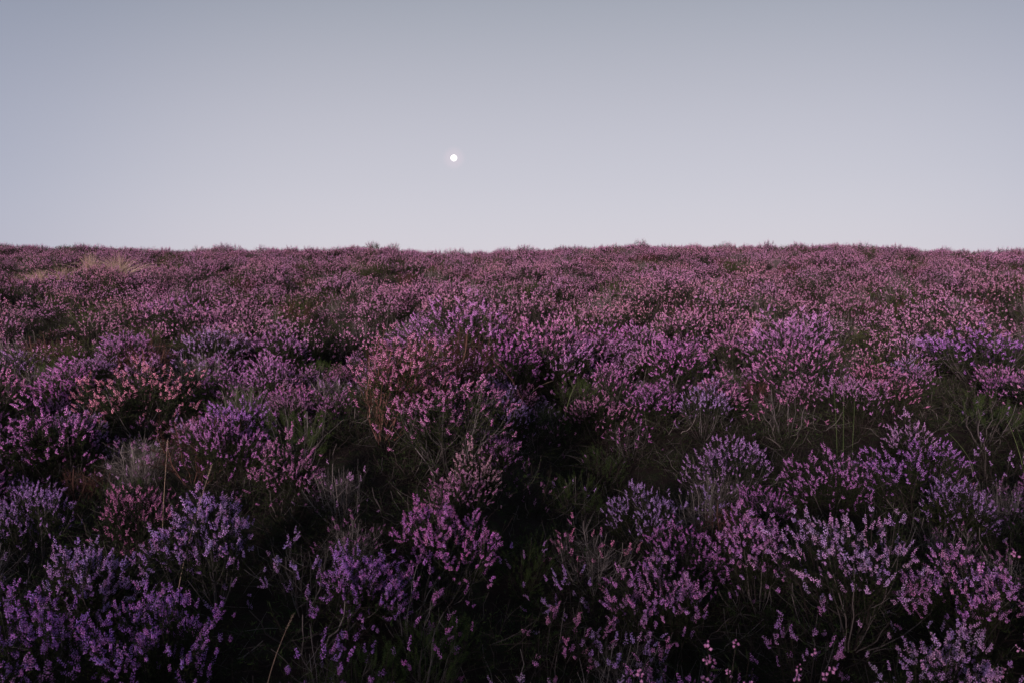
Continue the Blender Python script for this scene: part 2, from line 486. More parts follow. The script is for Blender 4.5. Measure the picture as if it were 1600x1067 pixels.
def spike_sites(sk, side=1.0, frac=1.0):
    """(pos, dir, scale) of every flower spike on a bush"""
    g = sk['g']; out = []
    for k in range(len(sk['tips'])):
        if g.random() > frac: continue
        out.append((sk['tips'][k], sk['dirs'][k], g.uniform(.8, 1.2)))
        ns = g.poisson(side)
        for _ in range(ns):
            p = sk['branches'][k, 4] * (1 - .5) + sk['branches'][k, 3] * .5 if g.random() < .6 else sk['branches'][k, 3]
            d = sk['dirs'][k] + g.normal(0, .42, 3)
            out.append((p + d * .012, d / np.linalg.norm(d), g.uniform(.6, 1.0)))
    return out

def spikes_into(soup, sites, kit, m0, m1, g):
    which = g.integers(0, len(kit), len(sites))
    for w in range(len(kit)):
        sel = [sites[i] for i in np.nonzero(which == w)[0]]
        if not sel: continue
        v, t, c, mi = kit[w].arrays()
        P = np.array([a[0] for a in sel]); D = np.array([a[1] for a in sel]); S = np.array([a[2] for a in sel])
        for mm, target in ((0, m0), (1, m1)):
            tt = t[mi == mm]
            if len(tt) == 0: continue
            u, inv = np.unique(tt, return_inverse=True)
            st = RNG.bit_generator.state
            stamp(soup, v[u], inv.reshape(-1, 3), P, D, S, g.normal(0, .10, len(sel)), target, c[u])
            RNG.bit_generator.state = st

# flowering shapes: (radius, height, main stems, tips each, clump, flatness, side spikes)
SHAPES = [
    (.30, .50, 15, 17, .060, .26, .10), (.26, .54, 13, 18, .056, .24, .10), (.34, .46, 18, 15, .062, .30, .08),
    (.22, .48, 11, 19, .052, .26, .10), (.30, .56, 15, 16, .064, .22, .08), (.38, .50, 20, 14, .066, .30, .05),
    (.25, .42, 13, 18, .058, .28, .10), (.32, .52, 17, 15, .056, .25, .08),
]
VAR = []
for i, (r_, h_, nm, tp, cl, fl, sd_) in enumerate(SHAPES):
    sk = skeleton(100 + i, r_, h_, nm, tp, cl, fl, lean=(random.uniform(-.05, .05), random.uniform(-.05, .05)))
    sites = spike_sites(sk, sd_, .96)
    fsoup = Soup(); spikes_into(fsoup, sites, MIDSPIKES, 0, 1, sk['g'])
    VAR.append(dict(r=r_, h=h_, sites=sites,
                    stems=stem_soup(sk, .85, 45).build('woody_stems', [M_STEM]),
                    leaves=leaf_soup(sk, 19, 1.3, .0).build('foliage', [M_LEAF], False),
                    flowers=fsoup.build('flower_sprigs', [M_FLOWER, M_LEAF])))
# sparse, loose sprays
SPARSE = []
for i in range(3):
    sk = skeleton(140 + i, .24, .42, 8, 5, .07, .3)
    sites = spike_sites(sk, .8, .62)
    fsoup = Soup(); spikes_into(fsoup, sites, MIDSPIKES, 0, 1, sk['g'])
    SPARSE.append(dict(r=.24, h=.42, sites=sites, stems=stem_soup(sk, 1.0, 40).build('woody_stems', [M_STEM]),
                       leaves=leaf_soup(sk, 12).build('foliage', [M_LEAF], False),
                       flowers=fsoup.build('flower_sprigs', [M_FLOWER, M_LEAF])))
# bare, grey and twiggy
TWIGGY = []
for i in range(3):
    sk = skeleton(160 + i, .28, .40, 14, 9, .075, .35, wob=.03)
    sites = spike_sites(sk, .4, .30)
    fsoup = Soup(); spikes_into(fsoup, sites, MIDSPIKES, 0, 1, sk['g'])
    TWIGGY.append(dict(r=.28, h=.40, sites=sites, stems=stem_soup(sk, .75, 160).build('woody_stems', [M_PALE]),
                       leaves=leaf_soup(sk, 9, .8, .3).build('foliage', [M_GREYLEAF], False),
                       flowers=fsoup.build('flower_sprigs', [M_FLOWER, M_LEAF])))
# green, hardly flowering: upright brush-like shoots
def green_variant(seed, mat, frac=.05):
    sk = skeleton(seed, .24, .38, 10, 7, .06, .35)
    g = sk['g']; s = Soup(); b = len(sk['tips'])
    for j, (v, t, c) in enumerate(BRUSH):
        for lv in (4, 3, 2):
            sel = np.nonzero(g.integers(0, 3, b) == j)[0]
            if len(sel) == 0: continue
            d = sk['dirs'][sel] + g.normal(0, .22, (len(sel), 3))
            stamp(s, v, t, sk['branches'][sel, lv] - np.array([0, 0, .02]), d, g.uniform(.7, 1.15, len(sel)), g.uniform(-.2, .2, len(sel)), 0, c)
    sites = spike_sites(sk, .1, frac)
    fsoup = Soup(); spikes_into(fsoup, sites, MIDSPIKES, 0, 1, g)
    return dict(r=.24, h=.38, sites=sites, stems=stem_soup(sk, 1.0, 20).build('woody_stems', [M_STEM]),
                leaves=s.build('foliage', [mat], False), flowers=fsoup.build('flower_sprigs', [M_FLOWER, M_LEAF]))
GREEN = [green_variant(180, M_GREEN, .10), green_variant(181, M_GREEN, .12)]
RUST = []
for i in range(2):
    sk = skeleton(190 + i, .26, .42, 11, 8, .07, .3)
    sites = spike_sites(sk, .3, .10)
    fsoup = Soup(); spikes_into(fsoup, sites, MIDSPIKES, 0, 1, sk['g'])
    RUST.append(dict(r=.26, h=.42, sites=sites, stems=stem_soup(sk, 1.1, 60).build('woody_stems', [M_RED]),
                     leaves=leaf_soup(sk, 14, 1.0, .2).build('foliage', [M_RUST], False),
                     flowers=fsoup.build('flower_sprigs', [M_FLOWER, M_LEAF])))

COLOURS = {                          # petal albedo, with cool skylight put into the violet shades
    'mauve':   (.66, .27, .67), 'lilac': (.60, .32, .76), 'pink': (.75, .28, .62), 'violet': (.59, .23, .76),
    'magenta': (.73, .24, .70), 'salmon': (.77, .29, .47), 'peach': (.78, .40, .55), 'rosy': (.75, .26, .54),
    'pale':    (.68, .38, .76), 'dusky': (.50, .20, .46),
}
GROUP = 'heather bushes covering the moor'
BUSHES = []     # (object, u, v, colour word, labelled)

def jitter(c, a=.08):
    k = 1 + random.uniform(-a, a)
    return (min(c[0] * k * (1 + random.uniform(-a, a)), .8), c[1] * k * (1 + random.uniform(-a, a)), min(c[2] * k * (1 + random.uniform(-a, a)), .8), 1.0)

def bush(x, y, var, colour, scale=1.0, zs=1.0, spin=None, near=False, label=None, word=None, lean=0.0, density=1.0):
    root = bpy.data.objects.new('heather_bush', None)
    COL.objects.link(root)
    root.empty_display_size = .1
    root.location = (x, y, float(ground_height(x, y)))
    root.rotation_euler = (random.uniform(-.2, .2) + lean, random.uniform(-.2, .2), random.uniform(0, 6.28) if spin is None else spin)
    root.scale = (scale, scale, scale * zs)
    root['category'] = 'heather'
    root['group'] = GROUP
    for nm, key in (('woody_stems', 'stems'), ('foliage', 'leaves')):
        o = bpy.data.objects.new(nm, var[key]); COL.objects.link(o); o.parent = root; o['kind'] = 'stuff'
        if key == 'stems' and var[key].materials[0] == M_STEM and random.random() < .3:
            o.material_slots[0].link = 'OBJECT'; o.material_slots[0].material = M_OLDWOOD       # older, bleached wood
    base = COLOURS[colour]
    if near:
        for p, d, s in var['sites']:
            if random.random() > density: continue
            o = bpy.data.objects.new('flower_sprig', random.choice(SPRAY_MESH)); COL.objects.link(o)
            o.parent = root
            o.location = p
            o.rotation_mode = 'QUATERNION'
            o.rotation_quaternion = Vector(d).to_track_quat('Z', 'Y') @ Euler((0, 0, random.uniform(0, 6.28))).to_quaternion()
            s = s / scale ** .8
            o.scale = (s * 1.1, s * 1.1, s / zs ** .5)
            o.color = jitter(base, .12)
    elif len(var['sites']):
        o = bpy.data.objects.new('flower_sprigs', var['flowers']); COL.objects.link(o)
        o.parent = root; o.color = jitter(base, .06); o['kind'] = 'stuff'
    u, v = project(x, y, root.location.z + var['h'] * scale * zs * .85)
    if label: root['label'] = label
    BUSHES.append((root, u, v, word or colour, bool(label)))
    return root

# ------------------------------------------------------------------ the bushes one can point to, in the foreground and middle ground
RUSSET = dict(VAR[1]); RUSSET['stems'] = VAR[1]['stems'].copy(); RUSSET['stems'].materials[0] = M_RUSSET
V, S, T, G, U = VAR, SPARSE, TWIGGY, GREEN, RUST
# (u, v of the crown, width in picture pixels, shape, colour, label)
HERO = [
    (75, 648, 165, V[3], 'magenta', 'dense bright pink-violet heather bush at the left edge, below the salmon one'),
    (218, 582, 230, V[2], 'salmon', 'wide low heather bush with salmon-coral flowers in the left middle ground'),
    (50, 775, 150, V[0], 'lilac', 'pale blue-lilac heather bush cut by the left edge, left of the straw stalk'),
    (205, 782, 140, V[6], 'rosy', 'rose-tinted heather bush directly behind the upright straw stalk'),
    (335, 800, 170, V[1], 'lilac', 'lilac heather bush where the long curved straw stalk crosses its flowers'),
    (55, 955, 170, V[4], 'violet', 'vivid purple heather bush in the bottom left corner'),
    (235, 965, 270, V[5], 'violet', 'large vivid purple heather bush at the bottom, right of the corner one'),
    (125, 880, 150, V[6], 'lilac', 'dim small-flowered lilac heather bush just above the bottom left corner clump'),
    (350, 668, 150, V[0], 'magenta', 'pink-violet heather bush right of the salmon bush and a little nearer'),
    (435, 690, 130, V[3], 'pink', 'pink heather bush left of the ashen twiggy shrub'),
    (530, 735, 115, T[0], 'pale', 'ashen grey twiggy heather shrub with a few pale flowers, left of centre'),
    (598, 548, 215, RUSSET, 'rosy', 'tall rose-red heather bush with bare reddish legs, left of centre'),
    (702, 612, 235, V[0], 'pink', 'dense pink heather bush stepping down right of the tall rose-red one'),
    (785, 622, 110, V[7], 'lilac', 'lilac heather bush between the dense pink bush and the dark hollow'),
    (742, 705, 105, V[3], 'peach', 'small heather bush with peach-cream flowers near the picture centre'),
    (700, 810, 185, V[0], 'magenta', 'bright magenta-pink heather bush in the centre foreground, leggy on its right'),
    (548, 880, 130, V[6], 'violet', 'small violet heather bush low in the foreground, left of the magenta one'),
    (470, 850, 120, S[0], 'lilac', 'sparse lilac heather bush between the curved stalk and the violet bush'),
    (515, 1000, 130, S[1], 'violet', 'sparse violet heather bush at the bottom, left of the green shoots'),
    (655, 1000, 140, G[0], 'magenta', 'green unflowered heather bush with upright shoots at the bottom, left of centre'),
    (862, 965, 165, S[2], 'pink', 'sparse heather bush with a few pink spikes at the bottom centre'),
    (925, 830, 170, T[1], 'rosy', 'tangled grey-green twiggy heather shrub with almost no flowers, right of the dark hollow'),
    (1015, 765, 140, V[7], 'lilac', 'pale lilac heather bush above the tangled twiggy shrub'),
    (1045, 905, 140, V[4], 'mauve', 'loose tall mauve heather bush left of the biggest foreground bush'),
    (1050, 1030, 130, S[0], 'pink', 'sparse pink heather bush at the bottom edge, right of centre'),
    (1330, 840, 330, V[5], 'pale', 'biggest heather bush, pale pink-lilac slanting spikes, right foreground'),
    (1185, 830, 130, V[1], 'mauve', 'mauve heather bush touching the left side of the biggest foreground bush'),
    (1255, 985, 150, S[1], 'mauve', 'sparse dark mauve heather bush under the biggest foreground bush'),
    (1490, 770, 120, V[6], 'lilac', 'small-flowered lilac heather bush behind the right side of the biggest bush'),
    (1535, 885, 160, V[7], 'mauve', 'mauve heather bush at the right edge, beside the biggest foreground bush'),
    (1480, 1010, 150, V[4], 'pale', 'pale pink heather bush at the bottom right corner'),
    (1424, 662, 88, V[3], 'pale', 'compact round pale pink heather bush standing alone before the dark hollow'),
    (1150, 690, 150, V[0], 'lilac', 'lilac heather bush right of centre with bleached twigs on its left'),
    (1300, 715, 170, V[2], 'mauve', 'long low mauve heather bush behind the biggest foreground bush'),
    (1060, 545, 110, V[1], 'magenta', 'tall bright pink heather bush right of centre in the middle ground'),
    (1250, 548, 170, V[2], 'pink', 'broad pink heather bush in the right middle ground'),
    (1225, 612, 110, S[2], 'rosy', 'thin rosy heather bush below the broad pink one'),
    (1345, 598, 110, V[0], 'mauve', 'mauve heather bush behind the tall green grass stalks'),
    (1540, 528, 200, V[5], 'violet', 'broad bright violet heather mound at the right edge'),
    (1440, 535, 100, V[6], 'lilac', 'soft lilac heather bush left of the bright violet mound'),
    (1145, 522, 110, V[4], 'pink', 'pink heather bush between the tall bright pink one and the broad one'),
    (900, 590, 90, G[1], 'mauve', 'green heather bush with upright shoots beside the grass blades at the centre'),
    (985, 655, 90, S[0], 'magenta', 'low pink heather spray on the far lip of the dark hollow'),
    (955, 580, 80, V[6], 'magenta', 'small magenta heather bush just right of the central grass blades'),
    (1100, 610, 110, V[7], 'lilac', 'pale lilac heather bush below the tall bright pink one'),
    (1560, 700, 110, S[1], 'lilac', 'loose lilac heather spray at the right edge over the dark hollow'),
    (290, 478, 200, V[5], 'mauve', 'long mauve heather mound on the left slope below the straw tufts'),
    (330, 520, 130, V[2], 'lilac', 'lilac heather bush in front of the long mauve mound on the left'),
    (80, 530, 120, U[0], 'dusky', 'dark rust-brown heather bush with few flowers on the left'),
    (240, 535, 110, U[1], 'dusky', 'rust-brown withered heather bush right behind the salmon one'),
    (315, 555, 95, T[2], 'lilac', 'grey bare-twigged heather shrub right of the withered rust-brown one'),
    (515, 590, 85, T[0], 'pale', 'whitish bare-twigged heather shrub left of the tall rose-red bush'),
    (455, 600, 90, V[3], 'dusky', 'dusky purple heather bush left of the whitish bare twigs'),
    (25, 560, 90, V[6], 'lilac', 'small lilac heather bush on the left edge above the pink-violet one'),
    (430, 490, 80, T[1], 'rosy', 'wispy grey-pink heather shrub on the left slope'),
    (120, 690, 90, S[2], 'magenta', 'thin pink heather spray tucked under the dense bush at the left edge'),
    (20, 690, 90, S[0], 'lilac', 'thin lilac heather spray against the left edge'),
    (840, 660, 80, S[1], 'dusky', 'small dark heather spray on the near lip of the dark hollow'),
    (1115, 735, 90, T[2], 'pale', 'bleached arching heather twigs right of centre'),
    (900, 745, 120, G[0], 'lilac', 'dark green heather bush low in the hollow right of centre'),
    (1540, 620, 130, G[1], 'lilac', 'dark green heather bush in the hollow at the right edge'),
    (575, 1020, 90, G[1], 'violet', 'green upright heather shoots at the bottom, right of the purple bushes'),
    (690, 975, 80, G[1], 'magenta', 'small green heather shoots at the bottom, beside the black gap'),
    (965, 1010, 110, T[2], 'lilac', 'faint grey tangle of heather twigs at the bottom, right of centre'),
    (868, 640, 80, G[0], 'lilac', 'dark green heather bush on the left side of the central hollow'),
    (945, 700, 90, G[1], 'mauve', 'dark green heather bush in the middle of the central hollow'),
    (830, 730, 90, S[0], 'dusky', 'dim thin heather spray in the near part of the central hollow'),
    (815, 850, 90, G[0], 'lilac', 'dark green heather shoots right of the magenta-pink bush'),
    (890, 900, 80, S[1], 'lilac', 'dim lilac heather spray under the tangled twiggy shrub'),
    (640, 900, 80, S[2], 'magenta', 'tiny pink heather spray under the magenta bush'),
]
placed = []
HEROBOX = []
for (u, v, wpx, var, colour, label) in HERO:
    h = var['h'] * .86
    for _ in range(3):
        x, y = locate(u, v, h)
        dist = math.hypot(x, y)
        want = wpx * dist / FPX / 2 / (var['r'] * 1.22)
        sc_ = min(max(want, .6), 1.15 if var in GREEN else 1.7)
        zs = min(max(sc_ ** -.45, .8), 1.25)
        h = var['h'] * .86 * sc_ * zs
    bush(x, y, var, colour, sc_, zs, near=dist < 3.7, label=label)
    placed.append((x, y, var['r'] * sc_))
    HEROBOX.append((u, v, wpx, math.hypot(x, y)))

# ------------------------------------------------------------------ the other single bushes
_mg = np.random.default_rng(404)
MOUNDS = {}
for mx in np.arange(-58, 58, 1.1):
    for my in np.arange(-26, 68, 1.1):
        a_, b_ = mx + _mg.uniform(-.5, .5), my + _mg.uniform(-.5, .5)
        MOUNDS.setdefault((int(a_ // 2), int(b_ // 2)), []).append((a_, b_, _mg.uniform(.34, .74)))
def mound(x, y):
    ix, iy = int(x // 2), int(y // 2)
    return min([9.0] + [math.hypot(x - a_, y - b_) / r_ for dx in (-1, 0, 1) for dy in (-1, 0, 1) for (a_, b_, r_) in MOUNDS.get((ix + dx, iy + dy), ())])

VOIDS = [(1070, 655, 65), (1185, 650, 60), (1275, 660, 65), (1370, 640, 50), (860, 820, 60), (900, 690, 95), (780, 900, 75), (1490, 625, 95), (1590, 640, 80), (440, 790, 55), (420, 930, 60), (930, 930, 70), (1120, 960, 45), (40, 600, 60), (1000, 690, 60), (1380, 690, 40), (700, 1010, 70)]
def in_void(u, v):
    return any((u - a) ** 2 + ((v - b) * 1.3) ** 2 < r * r for a, b, r in VOIDS)
NSINGLE = 300
cands = []
g = np.random.default_rng(77)
tries = 0
RMAX = 11.5
while len(cands) < 60000:
    r = RMAX * math.sqrt(g.random()); a = g.uniform(-.66, .66)
    x, y = r * math.sin(a), r * math.cos(a)
    if r < 1.5: continue
    cands.append((r, x, y))
    if len(cands) >= 9000: break
cands.sort()
extra_pts = []
for r, x, y in cands:
    u, v = project(x, y, float(ground_height(x, y)) + .36)
    if u < -60 or u > 1660 or v > 1120: continue
    if len(placed) >= NSINGLE: break
    md = mound(x, y)
    if md > .82 and g.random() < .55: continue
    thin = r < 4.6 and md > .5
    if r < 4.6 and g.random() < (.45 if thin else .35): continue
    big = 1.45 if md < .45 else (1.0 if md < .85 else .58)
    gap = (.30 + .014 * r) * (.45 + .6 * big) * (1.9 if thin else 1.0)
    if any((x - a) ** 2 + (y - b) ** 2 < (gap * .5 + c * .60) ** 2 for a, b, c in placed): continue
    if in_void(u, v): continue
    k = g.random()
    if thin: big = min(big, .78); k = g.choice([.03, .15, .26, .28, .29])
    patch = float(smooth_noise(x, y, 9, 2.6))
    if md > .85: k *= .42
    elif md < .45: k = .1 + .9 * k
    if k < (.12 if r > 4 else .05): var, colour, word = G[g.integers(2)], 'mauve', 'dark green'
    elif k < .20: var, colour, word = T[g.integers(3)], random.choice(['lilac', 'pale', 'dusky']), 'grey twiggy'
    elif k < .24: var, colour, word = U[g.integers(2)], 'dusky', 'rust-brown'
    elif k < .30: var, colour, word = S[g.integers(3)], random.choice(['mauve', 'lilac', 'pink']), 'sparse'
    else:
        var = V[g.integers(len(V))]
        side = abs(u - 800) / 800
        if patch > .5: colour = random.choice(['pink', 'magenta', 'pink', 'rosy'])
        elif patch < -.45: colour = random.choice(['lilac', 'violet', 'mauve', 'mauve'])
        else: colour = random.choice(['mauve', 'mauve', 'pink', 'lilac', 'magenta'])
        if side > .75 and colour in ('pink', 'rosy'): colour = 'violet'  # cool cast towards the frame edges put into the flower colour
        if r > 5 and colour in ('violet', 'lilac'): colour = random.choice(['mauve', 'mauve', 'pink', 'lilac'])
        word = colour
    sc_ = g.uniform(.88, 1.12) * big
    zs = g.uniform(.85, 1.05)
    for _ in range(6):
        top = project(x, y, float(ground_height(x, y)) + var['h'] * sc_ * zs)[1]
        half = var['r'] * sc_ * 1.0 * FPX / r
        if any(r < hr and abs(u - hu) < half + hw * .42 and top < hv + .22 * hw for hu, hv, hw, hr in HEROBOX): sc_ *= .86
        else: break
    if sc_ < .45: continue
    bush(x, y, var, colour, sc_, zs, near=r < 2.9, word=word)
    placed.append((x, y, var['r'] * sc_ * .8))
LAST_R = r

# labels for these: colour, slope band and column, counted from the left
rows = [(0, 432, 'highest on the slope'), (432, 452, 'high on the slope'), (452, 478, 'on the upper middle slope'), (478, 515, 'on the middle slope'),
        (515, 570, 'on the lower slope'), (570, 660, 'in the near ground'), (660, 800, 'in the foreground'), (800, 3000, 'along the bottom')]
cols = [(-9999, 200, 'left edge'), (200, 430, 'far left'), (430, 640, 'left of the moon'), (640, 800, 'below the moon'),
        (800, 1000, 'right of the moon'), (1000, 1200, 'right of centre'), (1200, 1420, 'far right'), (1420, 9999, 'right edge')]
ORD = ['first', 'second', 'third', 'fourth', 'fifth', 'sixth', 'seventh', 'eighth', 'ninth', 'tenth', 'eleventh', 'twelfth', 'thirteenth', 'fourteenth', 'fifteenth', 'sixteenth', 'seventeenth', 'eighteenth', 'nineteenth', 'twentieth']
cells = {}
for o, u, v, w, done in BUSHES:
    if done: continue
    rr = next(t for a, b, t in rows if a <= v < b); cc = next(t for a, b, t in cols if a <= u < b)
    cells.setdefault((w, rr, cc), []).append((u, o))
for (w, rr, cc), lst in cells.items():
    lst.sort(key=lambda t: t[0])
    noun = 'heather bush' if w in COLOURS else 'heather shrub'
    for i, (u, o) in enumerate(lst):
        if len(lst) == 1: o['label'] = f'the only {w} {noun} {rr}, {cc}'
        else: o['label'] = f'{ORD[i]} {w} {noun} from left {rr}, {cc}'

# ------------------------------------------------------------------ stuff: heather beyond the single bushes, and low growth beneath
def far_variant(seed, r_, h_, nm, tp, mats, frac=1.0, leaves=9, stems=1.0, kit=FARSPIKES, side=.7, lsize=1.5):
    sk = skeleton(seed, r_, h_, nm, int(tp * 1.7) if frac > .5 else tp, .068, .30)
    s = stem_soup(sk, stems, 10, 3)
    leaf_soup(sk, leaves, lsize, .15, s=s, m=1)
    sites = spike_sites(sk, side, frac * .85)
    if sites: spikes_into(s, sites, kit, 2, 1, sk['g'])
    return s.build('heather_carpet', mats, True)
FARV = [
    far_variant(300, .36, .46, 13, 8, [M_STEM, M_LEAF, M_FAR]),
    far_variant(301, .32, .50, 11, 8, [M_STEM, M_LEAF, M_FAR]),
    far_variant(302, .40, .42, 14, 8, [M_STEM, M_LEAF, M_FAR]),
    far_variant(303, .30, .46, 10, 9, [M_STEM, M_LEAF, M_FAR], .8),
    far_variant(304, .34, .40, 12, 7, [M_STEM, M_OLIVE, M_FAR], .22, 13),
    far_variant(305, .32, .42, 12, 7, [M_PALE, M_GREYLEAF, M_FAR], .25, 7, 1.6),
    far_variant(306, .32, .40, 12, 7, [M_RED, M_RUST, M_FAR], .30, 10),
    far_variant(307, .34, .38, 13, 8, [M_STEM, M_LEAF, M_FAR], .14, 14),
]
LOWV = [
    far_variant(320, .26, .15, 12, 6, [M_STEM, M_LEAF, M_FAR], 0.0, 14, .7, lsize=.7),
    far_variant(321, .28, .13, 14, 5, [M_STEM, M_LEAF, M_FAR], 0.0, 9, .7, lsize=.8),
    far_variant(322, .30, .16, 16, 5, [M_STEM, M_GREEN, M_FAR], 0.0, 8, .7, lsize=.8),
]

def scatter(name, label, pts, rots, scls, ids, meshes):
    me = bpy.data.meshes.new(name)
    me.from_pydata([tuple(p) for p in pts], [], [])
    for an, ty, dat, key in (('rot', 'FLOAT_VECTOR', rots, 'vector'), ('scl', 'FLOAT_VECTOR', scls, 'vector'), ('pick', 'INT', ids, 'value')):
        at = me.attributes.new(an, ty, 'POINT'); at.data.foreach_set(key, np.asarray(dat).ravel())
    ob = bpy.data.objects.new(name, me); COL.objects.link(ob)
    ob['kind'] = 'stuff'; ob['label'] = label; ob['category'] = 'heather'
    ng = bpy.data.node_groups.new(name, 'GeometryNodeTree')
    ng.interface.new_socket('Geometry', in_out='INPUT', socket_type='NodeSocketGeometry')
    ng.interface.new_socket('Geometry', in_out='OUTPUT', socket_type='NodeSocketGeometry')
    N, L = ng.nodes, ng.links
    gi, go = N.new('NodeGroupInput'), N.new('NodeGroupOutput')
    g2i = N.new('GeometryNodeGeometryToInstance')
    for m in reversed(meshes):
        so = bpy.data.objects.new('heather_sprig_source', m)
        oi = N.new('GeometryNodeObjectInfo'); oi.inputs['Object'].default_value = so
        L.new(oi.outputs['Geometry'], g2i.inputs[0])
    iop = N.new('GeometryNodeInstanceOnPoints')
    iop.inputs['Pick Instance'].default_value = True
    L.new(gi.outputs[0], iop.inputs['Points']); L.new(g2i.outputs[0], iop.inputs['Instance'])
    for an, ty, sock in (('rot', 'FLOAT_VECTOR', 'Rotation'), ('scl', 'FLOAT_VECTOR', 'Scale'), ('pick', 'INT', 'Instance Index')):
        na = N.new('GeometryNodeInputNamedAttribute'); na.data_type = ty; na.inputs['Name'].default_value = an
        L.new(na.outputs[0], iop.inputs[sock])
    L.new(iop.outputs[0], go.inputs[0])
    md = ob.modifiers.new('scatter', 'NODES'); md.node_group = ng
    return ob

g = np.random.default_rng(5)
def wedge(n, r0, r1, half, g):
    r = np.sqrt(g.uniform(r0 * r0, r1 * r1, n)); a = g.uniform(-half, half, n)
    return r * np.sin(a), r * np.cos(a)
# jittered grid so that the carpet has no clots
def jgrid(spacing, x0, x1, y0, y1, g):
    X, Y = np.meshgrid(np.arange(x0, x1, spacing), np.arange(y0, y1, spacing))
    X = X.ravel() + g.uniform(-.45, .45, X.size) * spacing; Y = Y.ravel() + g.uniform(-.45, .45, Y.size) * spacing
    return X, Y
FX, FY = [], []
X, Y = jgrid(.40, -17, 17, -22, 20, g); FX.append(X); FY.append(Y)
X, Y = jgrid(.44, -56, 56, 20, 66, g); FX.append(X); FY.append(Y)
FX = np.concatenate(FX); FY = np.concatenate(FY)
fr = np.hypot(FX, FY); fa = np.abs(np.arctan2(FX, FY))
U_, V_ = project(FX, np.maximum(FY, .3), ground_height(FX, FY) + .4)
inview = (U_ > -60) & (U_ < 1660) & (V_ < 1120) & (FY > .3)
keep = ((fr > 1.9) | ((FY < .2) & (fr > .9))) & ((fa < .95) | (fr < 14) | ((FY < 0) & (np.abs(FX) < 8))) & ~(inview & (fr < LAST_R - .15) & (fr > 1.4)) & (fr < 75)
# outside the picture, keep clear of the bushes already there
near_xy = np.array([(a, b) for a, b, c in placed])
sel = np.nonzero(keep & (fr < LAST_R + 1.2))[0]
for i in sel:
    if np.min((near_xy[:, 0] - FX[i]) ** 2 + (near_xy[:, 1] - FY[i]) ** 2) < .30 ** 2: keep[i] = False
for tu, tv in ((140, 416), (186, 417), (100, 421), (62, 424), (28, 426)):     # room round the straw tufts, open towards the camera
    tx, ty = locate(tu, tv, .45)
    td = math.hypot(tx, ty)
    along = (FX * tx + FY * ty) / td - td; across = np.abs(FX * ty - FY * tx) / td
    keep &= ~((across < .5) & (along > -3.2) & (along < .6))
mdf = np.array([mound(a_, b_) for a_, b_ in zip(FX, FY)])
keep &= ~((mdf > .88) & (g.random(len(FX)) < .5))
FX, FY, fr = FX[keep], FY[keep], fr[keep]
nf = len(FX)
p1 = smooth_noise(FX, FY, 21, 3.0) + g.normal(0, .55, nf)
p2 = smooth_noise(FX, FY, 22, 2.4) + g.normal(0, .55, nf)
ids = g.integers(0, 4, nf)
ids[p1 > .68] = 4
ids[p1 < -1.0] = 7
ids[p2 > 1.15] = 5
ids[p2 < -1.25] = 6
md = np.array([mound(a_, b_) for a_, b_ in zip(FX, FY)])
dome = np.sqrt(np.clip(1 - md ** 2, 0, 1))
low = (md > .85) & (g.random(nf) < .85)
ids[low] = g.choice([4, 4, 4, 7, 7, 6, 5, 3], low.sum())
sc = g.uniform(.8, 1.1, nf) * (.55 + .68 * dome)
hz = g.uniform(.85, 1.1, nf) * (.78 + .45 * dome)
scatter('heather_carpet', 'dense carpet of pink and mauve heather covering the upper slope to the skyline',
        np.stack([FX, FY, ground_height(FX, FY)], 1), np.stack([g.uniform(-.15, .15, nf), g.uniform(-.15, .15, nf), g.uniform(0, 6.28, nf)], 1),
        np.stack([sc, sc, sc * hz], 1), ids, FARV)

X, Y = jgrid(.27, -10, 10, -1.5, 14, g)
k = (np.hypot(X, Y) > .7) & (np.abs(np.arctan2(X, Y)) < 1.2)
X, Y = X[k], Y[k]; nf = len(X)
lid = g.choice(3, nf, p=[.5, .25, .25])
sc = g.uniform(.8, 1.3, nf)
scatter('undergrowth', 'dark low twigs and leaves on the peat between the heather bushes',
        np.stack([X, Y, ground_height(X, Y) - .01], 1), np.stack([g.uniform(-.2, .2, nf), g.uniform(-.2, .2, nf), g.uniform(0, 6.28, nf)], 1),
        np.stack([sc, sc, sc], 1), lid, LOWV)

# ------------------------------------------------------------------ grasses
def to_point(u, v, dist):
    """point on the sight line at a horizontal distance: used for the top of a stalk that is rooted in the ground below"""
    a = (u - 800) / FPX; b = (533.5 - v) / FPX
    d = np.array([a, CP - b * SP, SP + b * CP])
    return np.array([0, 0, EYE]) + d * (dist / math.hypot(d[0], d[1]))

def blade_soup(pts, w0, mat_tint, n=10):
    """a flat, slightly folded grass blade or stalk through three points"""
    s = Soup()
    c = bezier(*[np.asarray(p, float)[None] for p in pts], n)
    t = np.linspace(0, 1, n)
    tubes(s, c, (w0 * (1 - .75 * t ** 1.5))[None], 4, [mat_tint])
    return s, c[0]

def seed_head(s, c, length, size=.004, tint=.6):
    """narrow seed head along the last part of a stalk"""
    d = c[-1] - c[-2]; d /= np.linalg.norm(d)
    k = 16
    z = np.linspace(-length, .004, k)
    a = np.arange(k) * 2.4
    side = np.cross(d, [0.3, .8, .2]); side /= np.linalg.norm(side); s2 = np.cross(d, side)
    o = side[None] * np.cos(a)[:, None] + s2[None] * np.sin(a)[:, None]
    pos = c[-1][None] + d[None] * z[:, None] + o * .0012
    stamp(s, LEAF_V, LEAF_T, pos, d[None] + o * .35, np.tile([size * .5, size * .5, size * 2.2], (k, 1)), np.full(k, tint))

